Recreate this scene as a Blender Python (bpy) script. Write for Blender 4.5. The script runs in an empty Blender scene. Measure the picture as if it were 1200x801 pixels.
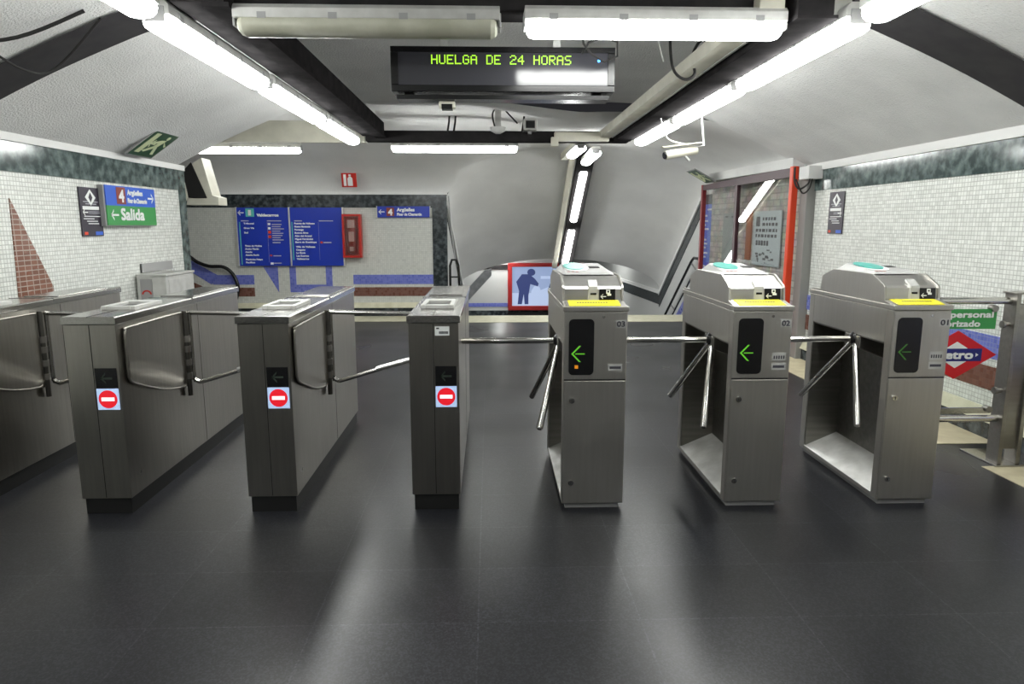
import bpy, math, random
from mathutils import Vector, Matrix
random.seed(7)
col = bpy.context.scene.collection
R = math.radians

# ---------------------------------------------------------------- materials
def nmat(name):
    m = bpy.data.materials.new(name); m.use_nodes = True
    nt = m.node_tree; b = nt.nodes['Principled BSDF']
    return m, nt, b
def N(nt, t, **kw):
    n = nt.nodes.new(t)
    for k, v in kw.items(): setattr(n, k, v)
    return n
def L(nt, a, b): nt.links.new(a, b)
def plain(name, c, rough=.5, metal=0, spec=.5, emit=None, es=0):
    m, nt, b = nmat(name)
    b.inputs['Base Color'].default_value = (*c, 1); b.inputs['Roughness'].default_value = rough
    b.inputs['Metallic'].default_value = metal; b.inputs['Specular IOR Level'].default_value = spec
    if emit: b.inputs['Emission Color'].default_value = (*emit, 1); b.inputs['Emission Strength'].default_value = es
    return m
def noisy(name, c1, c2, scale=20, rough=.6, metal=0, bump=0, stretch=(1,1,1), detail=4, r2=None, bscale=None, lo=.35, hi=.65, spec=.5):
    m, nt, b = nmat(name)
    tc = N(nt, 'ShaderNodeTexCoord'); mp = N(nt, 'ShaderNodeMapping'); mp.inputs['Scale'].default_value = stretch
    L(nt, tc.outputs['Object'], mp.inputs['Vector'])
    no = N(nt, 'ShaderNodeTexNoise'); no.inputs['Scale'].default_value = scale; no.inputs['Detail'].default_value = detail
    L(nt, mp.outputs[0], no.inputs['Vector'])
    cr = N(nt, 'ShaderNodeValToRGB'); cr.color_ramp.elements[0].position = lo; cr.color_ramp.elements[1].position = hi
    cr.color_ramp.elements[0].color = (*c1, 1); cr.color_ramp.elements[1].color = (*c2, 1)
    L(nt, no.outputs['Fac'], cr.inputs['Fac']); L(nt, cr.outputs[0], b.inputs['Base Color'])
    b.inputs['Roughness'].default_value = rough; b.inputs['Metallic'].default_value = metal; b.inputs['Specular IOR Level'].default_value = spec
    if r2 is not None:
        mr = N(nt, 'ShaderNodeMapRange'); mr.inputs['To Min'].default_value = rough; mr.inputs['To Max'].default_value = r2
        n3 = N(nt, 'ShaderNodeTexNoise'); n3.inputs['Scale'].default_value = 5; n3.inputs['Detail'].default_value = 5
        L(nt, tc.outputs['Object'], n3.inputs['Vector']); L(nt, n3.outputs['Fac'], mr.inputs['Value']); L(nt, mr.outputs[0], b.inputs['Roughness'])
    if bump:
        bp = N(nt, 'ShaderNodeBump'); bp.inputs['Strength'].default_value = bump; bp.inputs['Distance'].default_value = .01
        src = no
        if bscale:
            src = N(nt, 'ShaderNodeTexNoise'); src.inputs['Scale'].default_value = bscale; src.inputs['Detail'].default_value = 3; L(nt, mp.outputs[0], src.inputs['Vector'])
        L(nt, src.outputs['Fac'], bp.inputs['Height']); L(nt, bp.outputs[0], b.inputs['Normal'])
    return m
def tiles(name, c1, c2, grout, axes, size=.03, w=None, rough=.3, mortar=.08, bump=.25, var=.6):
    m, nt, b = nmat(name)
    tc = N(nt, 'ShaderNodeTexCoord'); sp = N(nt, 'ShaderNodeSeparateXYZ'); cb = N(nt, 'ShaderNodeCombineXYZ')
    L(nt, tc.outputs['Object'], sp.inputs[0]); L(nt, sp.outputs[axes[0]], cb.inputs[0]); L(nt, sp.outputs[axes[1]], cb.inputs[1])
    br = N(nt, 'ShaderNodeTexBrick', offset=0.0, squash=1.0)
    br.inputs['Color1'].default_value = (*c1, 1); br.inputs['Color2'].default_value = (*c2, 1); br.inputs['Mortar'].default_value = (*grout, 1)
    br.inputs['Scale'].default_value = 1; br.inputs['Brick Width'].default_value = w or size; br.inputs['Row Height'].default_value = size
    br.inputs['Mortar Size'].default_value = size * mortar; br.inputs['Mortar Smooth'].default_value = .1
    L(nt, cb.outputs[0], br.inputs['Vector']); L(nt, br.outputs['Color'], b.inputs['Base Color'])
    b.inputs['Roughness'].default_value = rough
    bp = N(nt, 'ShaderNodeBump', invert=True); bp.inputs['Strength'].default_value = bump; bp.inputs['Distance'].default_value = .004
    L(nt, br.outputs['Fac'], bp.inputs['Height'])
    # small random tilt of each tessera
    no = N(nt, 'ShaderNodeTexWhiteNoise'); sn = N(nt, 'ShaderNodeVectorMath', operation='SNAP'); sn.inputs[1].default_value = (w or size, size, 1)
    L(nt, cb.outputs[0], sn.inputs[0]); L(nt, sn.outputs[0], no.inputs['Vector'])
    mr = N(nt, 'ShaderNodeMapRange'); mr.inputs['To Min'].default_value = rough * .7; mr.inputs['To Max'].default_value = min(1, rough * 1.5)
    L(nt, no.outputs['Value'], mr.inputs['Value']); L(nt, mr.outputs[0], b.inputs['Roughness'])
    L(nt, bp.outputs[0], b.inputs['Normal'])
    return m

STEEL = noisy('brushed_steel', (.53,.515,.48), (.56,.545,.51), 60, .34, 1, .05, (1,1,.06), r2=.48, bscale=160)
STEEL_G = noisy('gate_steel', (.37,.355,.32), (.41,.39,.355), 50, .24, 1, .05, (1,1,.06), r2=.36, bscale=160)
STEEL_D = noisy('dull_steel', (.31,.30,.275), (.35,.335,.31), 40, .34, 1, .05, (.06,1,1), r2=.5, bscale=120)
STEEL_H = noisy('hood_steel', (.60,.59,.57), (.64,.63,.61), 60, .3, 1, .04, (.06,1,1), r2=.42)
STEEL_SHADE = noisy('shaded_steel', (.20,.195,.175), (.25,.24,.22), 40, .42, 1, .03, (.06,1,1))  # steel darkened to carry the shade inside the turnstile recess
STEEL_T = noisy('cap_steel', (.40,.39,.37), (.45,.44,.42), 60, .13, 1, .03, (1,.06,1), r2=.24)
CHROME = plain('polished_tube', (.62,.61,.58), .2, 1)
DARKTUBE = plain('worn_tube', (.16,.155,.14), .35, 1)
LIGHTMETAL = noisy('pale_metal', (.52,.52,.50), (.62,.62,.60), 12, .45, .4)
BLACK = plain('black_plastic', (.008,.008,.009), .25)
BLACKM = plain('black_matt', (.012,.011,.011), .7)
PLINTH = plain('black_plinth', (.012,.012,.012), .45)
GREYP = plain('grey_plastic', (.33,.33,.33), .5)
BEAM = noisy('dark_beam_paint', (.022,.021,.022), (.034,.032,.033), 8, .8, spec=.0)
BAND = noisy('dark_vault_band', (.022,.020,.024), (.032,.030,.032), 8, .8)
CREAM = noisy('cream_trunking', (.66,.64,.54), (.76,.74,.63), 6, .5)
PLASTER = noisy('white_plaster', (.72,.72,.715), (.80,.80,.79), 2.2, .85, 0, .9, bscale=75)
PLASTER_S = noisy('stair_plaster', (.68,.68,.67), (.77,.77,.76), 1.3, .85, 0, .6, bscale=75)
WHITE = plain('white_paint', (.74,.74,.73), .55)
MARBLE = noisy('green_marble', (.030,.050,.050), (.20,.26,.25), 13, .12, detail=10, lo=.40, hi=.76, stretch=(1,1,1))
MARBLE_D = noisy('dark_marble', (.016,.021,.024), (.12,.14,.15), 14, .2, detail=10, lo=.42, hi=.8)
CREAMTILE = noisy('cream_tile', (.55,.49,.33), (.66,.60,.42), 9, .45)
LEDGE = noisy('cream_ledge', (.52,.50,.36), (.62,.60,.46), 9, .5)
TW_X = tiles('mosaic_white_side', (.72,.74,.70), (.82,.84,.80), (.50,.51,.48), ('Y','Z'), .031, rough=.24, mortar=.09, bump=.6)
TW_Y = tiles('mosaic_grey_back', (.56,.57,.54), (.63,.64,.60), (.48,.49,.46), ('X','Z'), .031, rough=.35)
TBR_X = tiles('mosaic_brick_side', (.17,.065,.038), (.23,.09,.055), (.42,.36,.31), ('Y','Z'), .036, .07, rough=.3, mortar=.1)
TBR_Y = tiles('mosaic_brick_back', (.14,.055,.04), (.18,.075,.055), (.16,.09,.07), ('X','Z'), .031)
TBL_X = tiles('mosaic_blue_side', (.13,.16,.52), (.17,.20,.60), (.25,.27,.5), ('Y','Z'), .031)
TBL_Y = tiles('mosaic_blue_back', (.11,.14,.50), (.15,.18,.57), (.2,.22,.5), ('X','Z'), .031)
TBR_B = tiles('mosaic_brick_band', (.15,.06,.042), (.20,.08,.055), (.17,.09,.07), ('Y','Z'), .031, rough=.3)
RED = plain('red_enamel', (.50,.018,.010), .35)
ORANGERED = plain('orange_red_paint', (.70,.055,.012), .35)
MAROON = plain('maroon_paint', (.055,.018,.028), .4)
BLUE = plain('sign_blue', (.012,.040,.42), .3)
BLUE_L = plain('sign_blue_light', (.03,.12,.62), .3)
TEALSIGN = plain('line_one_teal', (.10,.46,.42), .4)
GREEN = plain('sign_green', (.04,.30,.07), .35)
DKGREEN = plain('exit_green', (.004,.06,.022), .35)
SIGNW = plain('sign_white', (.85,.87,.86), .5)
SIGNY = plain('photoluminescent_cream', (.62,.68,.42), .5)
SIGNGREY = plain('faint_lettering', (.50,.50,.55), .5)
BROWN = plain('line_four_brown', (.24,.035,.018), .4)
PURPLE = plain('notice_purple', (.028,.022,.038), .35)
YELLOW = plain('yellow_tape', (.80,.72,.03), .4)
TEAL = plain('teal_reader', (.05,.36,.31), .3)
PAPER = plain('pale_paper', (.50,.58,.62), .4)
PAPER_D = plain('grey_paper', (.32,.36,.36), .5)
INK = plain('ink_print', (.06,.06,.075), .5)
LIT_ARROW = plain('lit_green_arrow', (.05,.3,.02), .4, emit=(.25,.9,.05), es=.38)
DIM_ARROW = plain('dim_green_arrow', (.03,.12,.02), .4, emit=(.2,.8,.05), es=.04)
OFF_ARROW = plain('unlit_arrow', (.035,.05,.038), .4)
AMBER = plain('amber_lamp', (.4,.15,.01), .4, emit=(1,.35,.02), es=.5)
LEDTEXT = plain('led_dots', (.2,.4,.02), .4, emit=(.42,.85,.04), es=1.4)
LEDBLUE = plain('blue_status_led', (.02,.2,.8), .4, emit=(.05,.35,1), es=6)
SCREENG = plain('led_matrix_glass', (.055,.055,.065), .12)
NOENTRY_BG = plain('lit_pale_square', (.45,.6,.85), .4, emit=(.50,.66,1), es=.5)
NOENTRY_R = plain('lit_red_disc', (.6,.01,.02), .4, emit=(.85,.015,.03), es=.62)
NOENTRY_W = plain('lit_white_bar', (.9,.9,.95), .4, emit=(.93,.95,1), es=.85)
TVM = {'sky': plain('screen_sky', (.1,.1,.15), .2, emit=(.30,.40,.62), es=.85), 'snow': plain('screen_snow', (.1,.1,.15), .2, emit=(.50,.62,.85), es=.85),
       'coat': plain('screen_coat', (.02,.02,.06), .2, emit=(.035,.055,.16), es=.9), 'dark': plain('screen_dark', (.02,.02,.04), .2, emit=(.07,.10,.17), es=.9)}
TUBE = plain('lit_tube_cover', (.9,.9,.9), .4, emit=(.985,1,.965), es=28)
TUBE_OFF = noisy('unlit_tube_cover', (.42,.42,.33), (.55,.55,.46), 6, .3, stretch=(.4,1,1))
def glass(name, tint=(1,1,1), ior=1.45):
    m = bpy.data.materials.new(name); m.use_nodes = True; nt = m.node_tree
    for n in list(nt.nodes): nt.nodes.remove(n)
    o = N(nt,'ShaderNodeOutputMaterial'); mx = N(nt,'ShaderNodeMixShader'); lw_ = N(nt,'ShaderNodeLayerWeight'); lw_.inputs['Blend'].default_value = .5
    pw = N(nt,'ShaderNodeMath', operation='POWER'); pw.inputs[1].default_value = 4.5; L(nt, lw_.outputs['Facing'], pw.inputs[0])
    fr = N(nt,'ShaderNodeMapRange'); fr.inputs['To Min'].default_value = .045*ior/1.45; fr.inputs['To Max'].default_value = 1; L(nt, pw.outputs[0], fr.inputs['Value'])
    t = N(nt,'ShaderNodeBsdfTransparent'); t.inputs[0].default_value = (*tint,1); g = N(nt,'ShaderNodeBsdfGlossy'); g.inputs['Roughness'].default_value = .015
    L(nt, fr.outputs[0], mx.inputs[0]); L(nt, t.outputs[0], mx.inputs[1]); L(nt, g.outputs[0], mx.inputs[2]); L(nt, mx.outputs[0], o.inputs[0])
    return m
GLASS = glass('clear_glass', (.93,.95,.94)); GLASS_B = glass('showcase_glass', (.95,.95,.94), 1.8)

def floor_mat():
    m, nt, b = nmat('dark_terrazzo')
    tc = N(nt,'ShaderNodeTexCoord')
    v = N(nt,'ShaderNodeTexVoronoi'); v.inputs['Scale'].default_value = 150; L(nt, tc.outputs['Object'], v.inputs['Vector'])
    cr = N(nt,'ShaderNodeValToRGB'); e = cr.color_ramp.elements; e[0].position = .0; e[0].color = (.030,.031,.034,1); e[1].position = .93; e[1].color = (.010,.010,.012,1)
    wn = N(nt,'ShaderNodeTexWhiteNoise'); L(nt, v.outputs['Color'], wn.inputs['Vector'])
    c2 = N(nt,'ShaderNodeValToRGB'); c2.color_ramp.elements[0].color = (.008,.0083,.0098,1); c2.color_ramp.elements[1].color = (.024,.025,.029,1); c2.color_ramp.elements[0].position=.3
    L(nt, wn.outputs['Value'], c2.inputs['Fac'])
    br = N(nt,'ShaderNodeTexBrick', offset=.0); br.inputs['Scale'].default_value = 1; br.inputs['Brick Width'].default_value = .60; br.inputs['Row Height'].default_value = .40
    br.inputs['Mortar Size'].default_value = .0035; br.inputs['Mortar Smooth'].default_value = .3
    br.inputs['Color1'].default_value = (.7,.7,.72,1); br.inputs['Color2'].default_value = (1.25,1.25,1.28,1); br.inputs['Mortar'].default_value = (2.0,2.0,2.0,1)
    mp = N(nt,'ShaderNodeMapping'); mp.inputs['Location'].default_value = (.05,.1,0); L(nt, tc.outputs['Object'], mp.inputs[0]); L(nt, mp.outputs[0], br.inputs['Vector'])
    mx = N(nt,'ShaderNodeMix', data_type='RGBA', blend_type='MULTIPLY'); mx.inputs[0].default_value = 1
    L(nt, c2.outputs[0], mx.inputs[6]); L(nt, br.outputs['Color'], mx.inputs[7]); L(nt, mx.outputs[2], b.inputs['Base Color'])
    n = N(nt,'ShaderNodeTexNoise'); n.inputs['Scale'].default_value = .9; n.inputs['Detail'].default_value = 2; L(nt, tc.outputs['Object'], n.inputs['Vector'])
    mr = N(nt,'ShaderNodeMapRange'); mr.inputs['From Min'].default_value=.3; mr.inputs['From Max'].default_value=.7; mr.inputs['To Min'].default_value = .27; mr.inputs['To Max'].default_value = .38
    L(nt, n.outputs['Fac'], mr.inputs['Value']); L(nt, mr.outputs[0], b.inputs['Roughness'])
    b.inputs['Specular IOR Level'].default_value = .40
    return m
FLOOR = floor_mat()
def stone_mat():
    m, nt, b = nmat('stone_blocks')
    tc = N(nt,'ShaderNodeTexCoord'); sp = N(nt,'ShaderNodeSeparateXYZ'); cb = N(nt,'ShaderNodeCombineXYZ'); L(nt, tc.outputs['Object'], sp.inputs[0]); L(nt, sp.outputs['Y'], cb.inputs[0]); L(nt, sp.outputs['Z'], cb.inputs[1])
    br = N(nt,'ShaderNodeTexBrick', offset=.5); br.inputs['Scale'].default_value=1; br.inputs['Brick Width'].default_value=.17; br.inputs['Row Height'].default_value=.075; br.inputs['Mortar Size'].default_value=.008
    br.inputs['Color1'].default_value=(.42,.36,.29,1); br.inputs['Color2'].default_value=(.62,.57,.50,1); br.inputs['Mortar'].default_value=(.36,.33,.29,1)
    L(nt, cb.outputs[0], br.inputs['Vector'])
    n = N(nt,'ShaderNodeTexNoise'); n.inputs['Scale'].default_value=7; n.inputs['Detail'].default_value=8; L(nt, tc.outputs['Object'], n.inputs['Vector'])
    mx = N(nt,'ShaderNodeMix', data_type='RGBA', blend_type='OVERLAY'); mx.inputs[0].default_value=.8; L(nt, br.outputs['Color'], mx.inputs[6]); L(nt, n.outputs['Color'], mx.inputs[7]); 
    hs = N(nt,'ShaderNodeHueSaturation'); hs.inputs['Saturation'].default_value=.5; L(nt, mx.outputs[2], hs.inputs['Color']); L(nt, hs.outputs[0], b.inputs['Base Color']); b.inputs['Roughness'].default_value=.9
    bp = N(nt,'ShaderNodeBump'); bp.inputs['Strength'].default_value=.5; L(nt, n.outputs['Fac'], bp.inputs['Height']); L(nt, bp.outputs[0], b.inputs['Normal'])
    return m
STONE = stone_mat()

# ---------------------------------------------------------------- mesh helpers
class MB:
    def __init__(s): s.v=[]; s.f=[]; s.sm=[]
    def add(s, vs, fs, smooth=False):
        o=len(s.v); s.v += [tuple(v) for v in vs]
        for f in fs: s.f.append([i+o for i in f]); s.sm.append(smooth)
        return s
    def box(s, x0,x1,y0,y1,z0,z1):
        vs=[(x,y,z) for x in (x0,x1) for y in (y0,y1) for z in (z0,z1)]
        return s.add(vs, [(0,1,3,2),(4,6,7,5),(0,4,5,1),(2,3,7,6),(0,2,6,4),(1,5,7,3)])
    def prism(s, poly, axis, a, b):
        def P(p,t):
            q=[0,0,0]; o=[i for i in (0,1,2) if i!=axis]; q[o[0]],q[o[1]],q[axis]=p[0],p[1],t; return tuple(q)
        n=len(poly); vs=[P(p,a) for p in poly]+[P(p,b) for p in poly]
        fs=[tuple(range(n)), tuple(range(2*n-1,n-1,-1))]+[(i,(i+1)%n,(i+1)%n+n,i+n) for i in range(n)]
        return s.add(vs,fs)
    def tube(s, pts, r, n=10, caps=True, closed=False):
        pts=[Vector(p) for p in pts]; m=len(pts); vs=[]; up=None
        for i,p in enumerate(pts):
            if closed: t=(pts[(i+1)%m]-pts[i-1]).normalized()
            else: t=(pts[min(i+1,m-1)]-pts[max(i-1,0)]).normalized()
            if up is None: up=Vector((0,0,1)) if abs(t.z)<.9 else Vector((1,0,0))
            a=t.cross(up).normalized(); b=t.cross(a).normalized(); up=(up-t*up.dot(t)).normalized()
            rr = r[i] if isinstance(r,(list,tuple)) else r
            vs += [tuple(p+a*(rr*math.cos(2*math.pi*k/n))+b*(rr*math.sin(2*math.pi*k/n))) for k in range(n)]
        fs=[(i*n+k,i*n+(k+1)%n,((i+1)%m)*n+(k+1)%n,((i+1)%m)*n+k) for i in range(m if closed else m-1) for k in range(n)]
        s.add(vs,fs,True)
        if caps and not closed:
            s.add(vs[:n],[tuple(range(n-1,-1,-1))]); s.add(vs[-n:],[tuple(range(n))])
        return s
    def strip(s, a, b, smooth=True):   # two polylines -> surface
        n=len(a); return s.add(list(a)+list(b), [(i,i+1,n+i+1,n+i) for i in range(n-1)], smooth)
    def build(s, name, mat, parent=None, bevel=0, loc=None):
        me=bpy.data.meshes.new(name); me.from_pydata(s.v,[],s.f); me.update()
        for p,q in zip(me.polygons,s.sm): p.use_smooth=q
        import bmesh
        bm=bmesh.new(); bm.from_mesh(me); bmesh.ops.recalc_face_normals(bm, faces=bm.faces); bm.to_mesh(me); bm.free()
        me.materials.append(mat); o=bpy.data.objects.new(name,me); col.objects.link(o)
        if parent: o.parent=parent
        if loc: o.location=loc
        if bevel:
            bv=o.modifiers.new('bevel','BEVEL'); bv.width=bevel; bv.segments=2; bv.limit_method='ANGLE'; bv.angle_limit=R(40)
        return o
def tag(o, label=None, cat=None, group=None, kind=None):
    if label: o['label']=label
    if cat: o['category']=cat
    if group: o['group']=group
    if kind: o['kind']=kind
    return o
def thing(name, loc, label, cat, group=None, rz=0):
    o=bpy.data.objects.new(name,None); col.objects.link(o); o.location=loc; o.rotation_euler=(0,0,rz); o.empty_display_size=.1
    return tag(o,label,cat,group)
def struct(o): o['kind']='structure'; return o
def dup(root, loc, label, group=None):
    def cp(o,parent):
        c=o.copy(); col.objects.link(c); c.parent=parent
        for ch in [x for x in bpy.data.objects if x.parent is o]: cp(ch,c)
        return c
    r=cp(root,None); r.location=loc; r['label']=label
    if group: r['group']=group
    return r
def text_geo(s, width=None, size=None, align='LEFT'):
    c=bpy.data.curves.new('t','FONT'); c.body=s; c.size=1; c.resolution_u=3
    o=bpy.data.objects.new('t',c); col.objects.link(o); dg=bpy.context.evaluated_depsgraph_get(); dg.update()
    me=bpy.data.meshes.new_from_object(o.evaluated_get(dg)); vs=[tuple(v.co) for v in me.vertices]; fs=[tuple(p.vertices) for p in me.polygons]
    bpy.data.objects.remove(o); bpy.data.curves.remove(c); bpy.data.meshes.remove(me)
    xs=[v[0] for v in vs]; ys=[v[1] for v in vs]; x0=min(xs); w=max(xs)-x0; h=.72
    return [((v[0]-x0)/w, v[1]/h) for v in vs], fs
class Face:
    """a flat board: origin = lower left corner seen from the viewer, u to the right, w up"""
    def __init__(s, O, u, w): s.O=Vector(O); s.u=Vector(u).normalized(); s.w=Vector(w).normalized(); s.n=s.u.cross(s.w)
    def P(s,x,y,d=0): return tuple(s.O+s.u*x+s.w*y+s.n*d)
    def poly(s, mb, pts, d0, d1):
        n=len(pts); vs=[s.P(x,y,d0) for x,y in pts]+[s.P(x,y,d1) for x,y in pts]
        return mb.add(vs,[tuple(range(n)),tuple(range(n,2*n))]+[(i,(i+1)%n,(i+1)%n+n,i+n) for i in range(n)])
    def rect(s, mb, x0,x1,y0,y1,d0,d1): return s.poly(mb,[(x0,y0),(x1,y0),(x1,y1),(x0,y1)],d0,d1)
    def text(s, mb, string, x, y, w, h, d, bold=0):
        vs,fs=text_geo(string)
        for i,(dx,dy) in enumerate(((0,0),) if not bold else ((0,0),(bold,0),(0,bold),(bold,bold),(bold/2,bold/2))):
            mb.add([s.P(x+a*w+dx-bold/2,y+b*h+dy-bold/2,d+.0006*i) for a,b in vs],fs)
        return mb
    def arrow(s, mb, x, y, w, h, d0, d1, left=True):
        t=h*.13; k=h*.5; g=(-1 if left else 1); tip=(x if left else x+w); 
        def q(pts): s.poly(mb,pts,d0,d1)
        xa,xb=(x,x+w); q([(xa,y-t/1.4),(xb,y-t/1.4),(xb,y+t/1.4),(xa,y+t/1.4)])
        for sg in (1,-1): q([(tip,y+sg*t*.2),(tip,y-sg*t*1.2),(tip-g*k*1.0,y+sg*(k-t*1.2)),(tip-g*k,y+sg*(k+t*.4))][::1])
        return mb
def disc(cx,cy,rx,ry,n=28): return [(cx+rx*math.cos(2*math.pi*i/n),cy+ry*math.sin(2*math.pi*i/n)) for i in range(n)]
def rrect(x0,x1,y0,y1,r,n=5):
    p=[]
    for cx,cy,a in ((x1-r,y1-r,0),(x0+r,y1-r,90),(x0+r,y0+r,180),(x1-r,y0+r,270)):
        for i in range(n+1): t=R(a+90*i/n); p.append((cx+r*math.cos(t),cy+r*math.sin(t)))
    return p
XP,XM,YM=(1,0,0),(-1,0,0),(0,-1,0)
def front(x,y,z): return Face((x,y,z),(1,0,0),(0,0,1))      # faces the entrance side
def onleft(x,y,z): return Face((x,y,z),(0,1,0),(0,0,1))     # on the left wall, facing +x
def onright(x,y,z): return Face((x,y,z),(0,-1,0),(0,0,1))   # on the right wall, facing -x

# ================================================================ SETTING
XL, XR = -3.3, 3.4
struct(MB().box(-8,XR+.4,-4.2,10.85,-.12,0).build('floor',FLOOR))
# cream floor borders
struct(MB().box(2.96,3.4,-4,3.84,.0,.004).box(2.96,3.4,4.27,7.3,.0,.004).build('trim_1',CREAMTILE))
struct(MB().box(-6,-.66,10.25,10.85,.0,.004).box(-.66,3.3,10.1,10.86,.0,.004).build('trim_2',LEDGE))
# left wall
struct(MB().box(XL-.25,XL,-4,7.65,0,2.06).build('wall_left',TW_X))
struct(MB().box(XL,XL+.012,-4,7.65,1.80,2.005).box(XL-.25,XL+.013,7.52,7.665,0,2.005).build('trim_3',MARBLE))
struct(MB().box(XL,XL+.03,-4,7.65,2.005,2.06).build('trim_4',WHITE))
struct(MB().box(XL,XL+.015,-4,7.52,0,.2).build('baseboard_left',MARBLE_D))
# right wall
struct(MB().box(XR,XR+.25,-4,7.17,0,2.06).build('wall_right',TW_X))
struct(MB().box(XR-.012,XR,-4,7.30,1.785,1.99).build('trim_5',MARBLE))
struct(MB().box(XR-.03,XR,-4,7.34,1.99,2.06).build('trim_6',WHITE))
struct(MB().box(XR-.006,XR,-4,7.34,.545,.70).build('trim_7',TBL_X))
struct(MB().box(XR-.006,XR,-4,7.34,.33,.49).build('trim_8',TBR_B))
struct(MB().prism([(XR,.12),(XR-.05,.12),(XR-.01,.21),(XR,.21)],1,-4,7.34).build('trim_9',LEDGE))
struct(MB().box(XR-.03,XR,-4,7.34,0,.12).build('baseboard_right',MARBLE_D))
# rear wall behind the viewer
struct(MB().box(XL-.2,XR+.2,-4.3,-4.1,0,3).build('wall_entrance',PLASTER))
# back wall
YB=10.95
struct(MB().box(-8,-.68,YB,YB+.25,0,1.93).build('wall_back',TW_Y))
struct(MB().box(-8,-.68,YB-.012,YB,1.70,1.90).box(-.90,-.672,YB-.013,YB+.2,0,1.90).build('trim_10',MARBLE_D))
struct(MB().box(-8,-.66,YB-.03,YB,1.90,1.93).build('trim_11',WHITE))
f=front(0,YB,0); m=MB()
f.rect(m,-3.73*1,-4.38,.505,.655,0,.006); f.rect(m,-2.17,-.90,.505,.655,0,.006)
f.poly(m,[(-5.0,1.06),(-5.0,.90),(-4.40,.505),(-4.30,.655)],0,.0065)
f.poly(m,[(-3.58,.79),(-3.35,.79),(-3.35,.38)],0,.006)
f.rect(m,-3.17,-3.07,.38,.79,0,.006); f.rect(m,-2.60,-2.50,.38,.79,0,.006); f.rect(m,-3.07,-2.60,.38,.50,0,.006)
struct(m.build('trim_12',TBL_Y))
m=MB(); f.rect(m,-3.73,-4.50,.315,.455,0,.006); f.rect(m,-2.17,-.90,.315,.455,0,.006); f.poly(m,[(-5,.70),(-5,.455),(-4.50,.455)],0,.006)
f.poly(m,[(-5,.455),(-5,.315),(-4.50,.315),(-4.50,.455)],0,.006)
struct(m.build('trim_13',TBR_Y))
struct(MB().prism([(YB,.13),(YB-.06,.13),(YB-.01,.21),(YB,.21)],0,-8,-.9).build('trim_14',LEDGE))
struct(MB().box(-8,-.9,YB-.04,YB,0,.13).build('baseboard_back',MARBLE_D))
struct(MB().box(-8.2,-8,7,11.2,0,3).build('wall_passage',TW_X))
struct(MB().box(-8,XL-.25,7.40,7.65,0,3).build('wall_side_passage',TW_Y))

# ceiling of the hall: a low vault swept along y
prof=[(-3.3,2.045)]+[(-3.3+1.15*k/8, 2.045+.525*k/8+.022*math.sin(math.pi*k/8)) for k in range(1,9)]+[(-2.0,2.625),(-1.8,2.665),(-1.5,2.70),(-.7,2.73),(.05,2.74)]
prof=prof+[(.1-x,z) for x,z in prof[-2::-1]]
m=MB(); YE=7.5
m.strip([(x,-4.2,z) for x,z in prof],[(x,YE,z) for x,z in prof])
m.strip([(x,YE,z) for x,z in prof],[(x,YE,z+.10+.05*(1-abs(x-.05)/3.35)) for x,z in prof],False)
struct(m.build('ceiling',PLASTER))
# dark transverse bands
def zprof(x):
    for (a,za),(b,zb) in zip(prof,prof[1:]):
        if a<=x<=b: return za+(zb-za)*(x-a)/(b-a)
    return 2.05
m=MB()
left=[p for p in prof if p[0]<=.06]; right=[p for p in prof if p[0]>=.04]
m.strip([(x+.005,4.09,z-.012) for x,z in left],[(x+.005,4.46,z-.012) for x,z in left])
m.strip([(x-.005,3.755,z-.012) for x,z in right],[(x-.005,4.165,z-.012) for x,z in right])
struct(m.build('trim_15',BAND))

# ceiling beyond: cross vault and the sloping vault over the stairs, one height field
XC,HW=1.33,2.02; ARCH=.66
def spring(y): return 1.95-.706*max(0,y-10.72)
def zA(x,y):
    t=(x-XC)/HW
    return spring(y)+ARCH*math.sqrt(max(0,1-abs(t)**2.0)) if abs(t)<=1 else -9
def zB(x,y):
    if y>YB: return -9
    t=max(0,(y-7.9)/(YB-7.9)); k=min(1,max(0,(x+.4)/1.7)); k=k*k*(3-2*k); return 1.93+(.80-.14*k)*math.sqrt(max(0,1-t*t))
def zc(x,y):
    a=zA(x,y); b=zB(x,y) if x<XC else -9
    return max(a,b)
m=MB(); xs=sorted(set([-8,-6,-5,-4]+[round(-3.5+.1*i,3) for i in range(28)]+[round(XC-HW*math.cos(math.pi*i/64),4) for i in range(65)]))
ys=[7.45,7.6]+[round(7.65+.15*i,3) for i in range(15)]+[round(YB-1.05*(1-i/20)**2,4) for i in range(21)]
ys=sorted(set(ys)); vs=[];fs=[]
for y in ys:
    for x in xs: vs.append((x,y,zc(x,y)))
n=len(xs)
for j in range(len(ys)-1):
    for i in range(n-1): fs.append((j*n+i,j*n+i+1,(j+1)*n+i+1,(j+1)*n+i))
m.add(vs,fs,True)
xa=[x for x in xs if x>=XC-HW-1e-6]; yy=[YB+.0001]+[11.1+.2*i for i in range(12)]
vs=[(x,y,zA(x,y)) for y in yy for x in xa]; n=len(xa)
m.add(vs,[(j*n+i,j*n+i+1,(j+1)*n+i+1,(j+1)*n+i) for j in range(len(yy)-1) for i in range(n-1)],True)
YS=yy[-1]
# end fascia of the stair vault
top=[(x,YS,zA(x,YS)) for x in xa]; m.strip(top,[(x,YS,1.4) for x,_,_ in top],False)
struct(m.build('ceiling_stairs',PLASTER_S))


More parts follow.
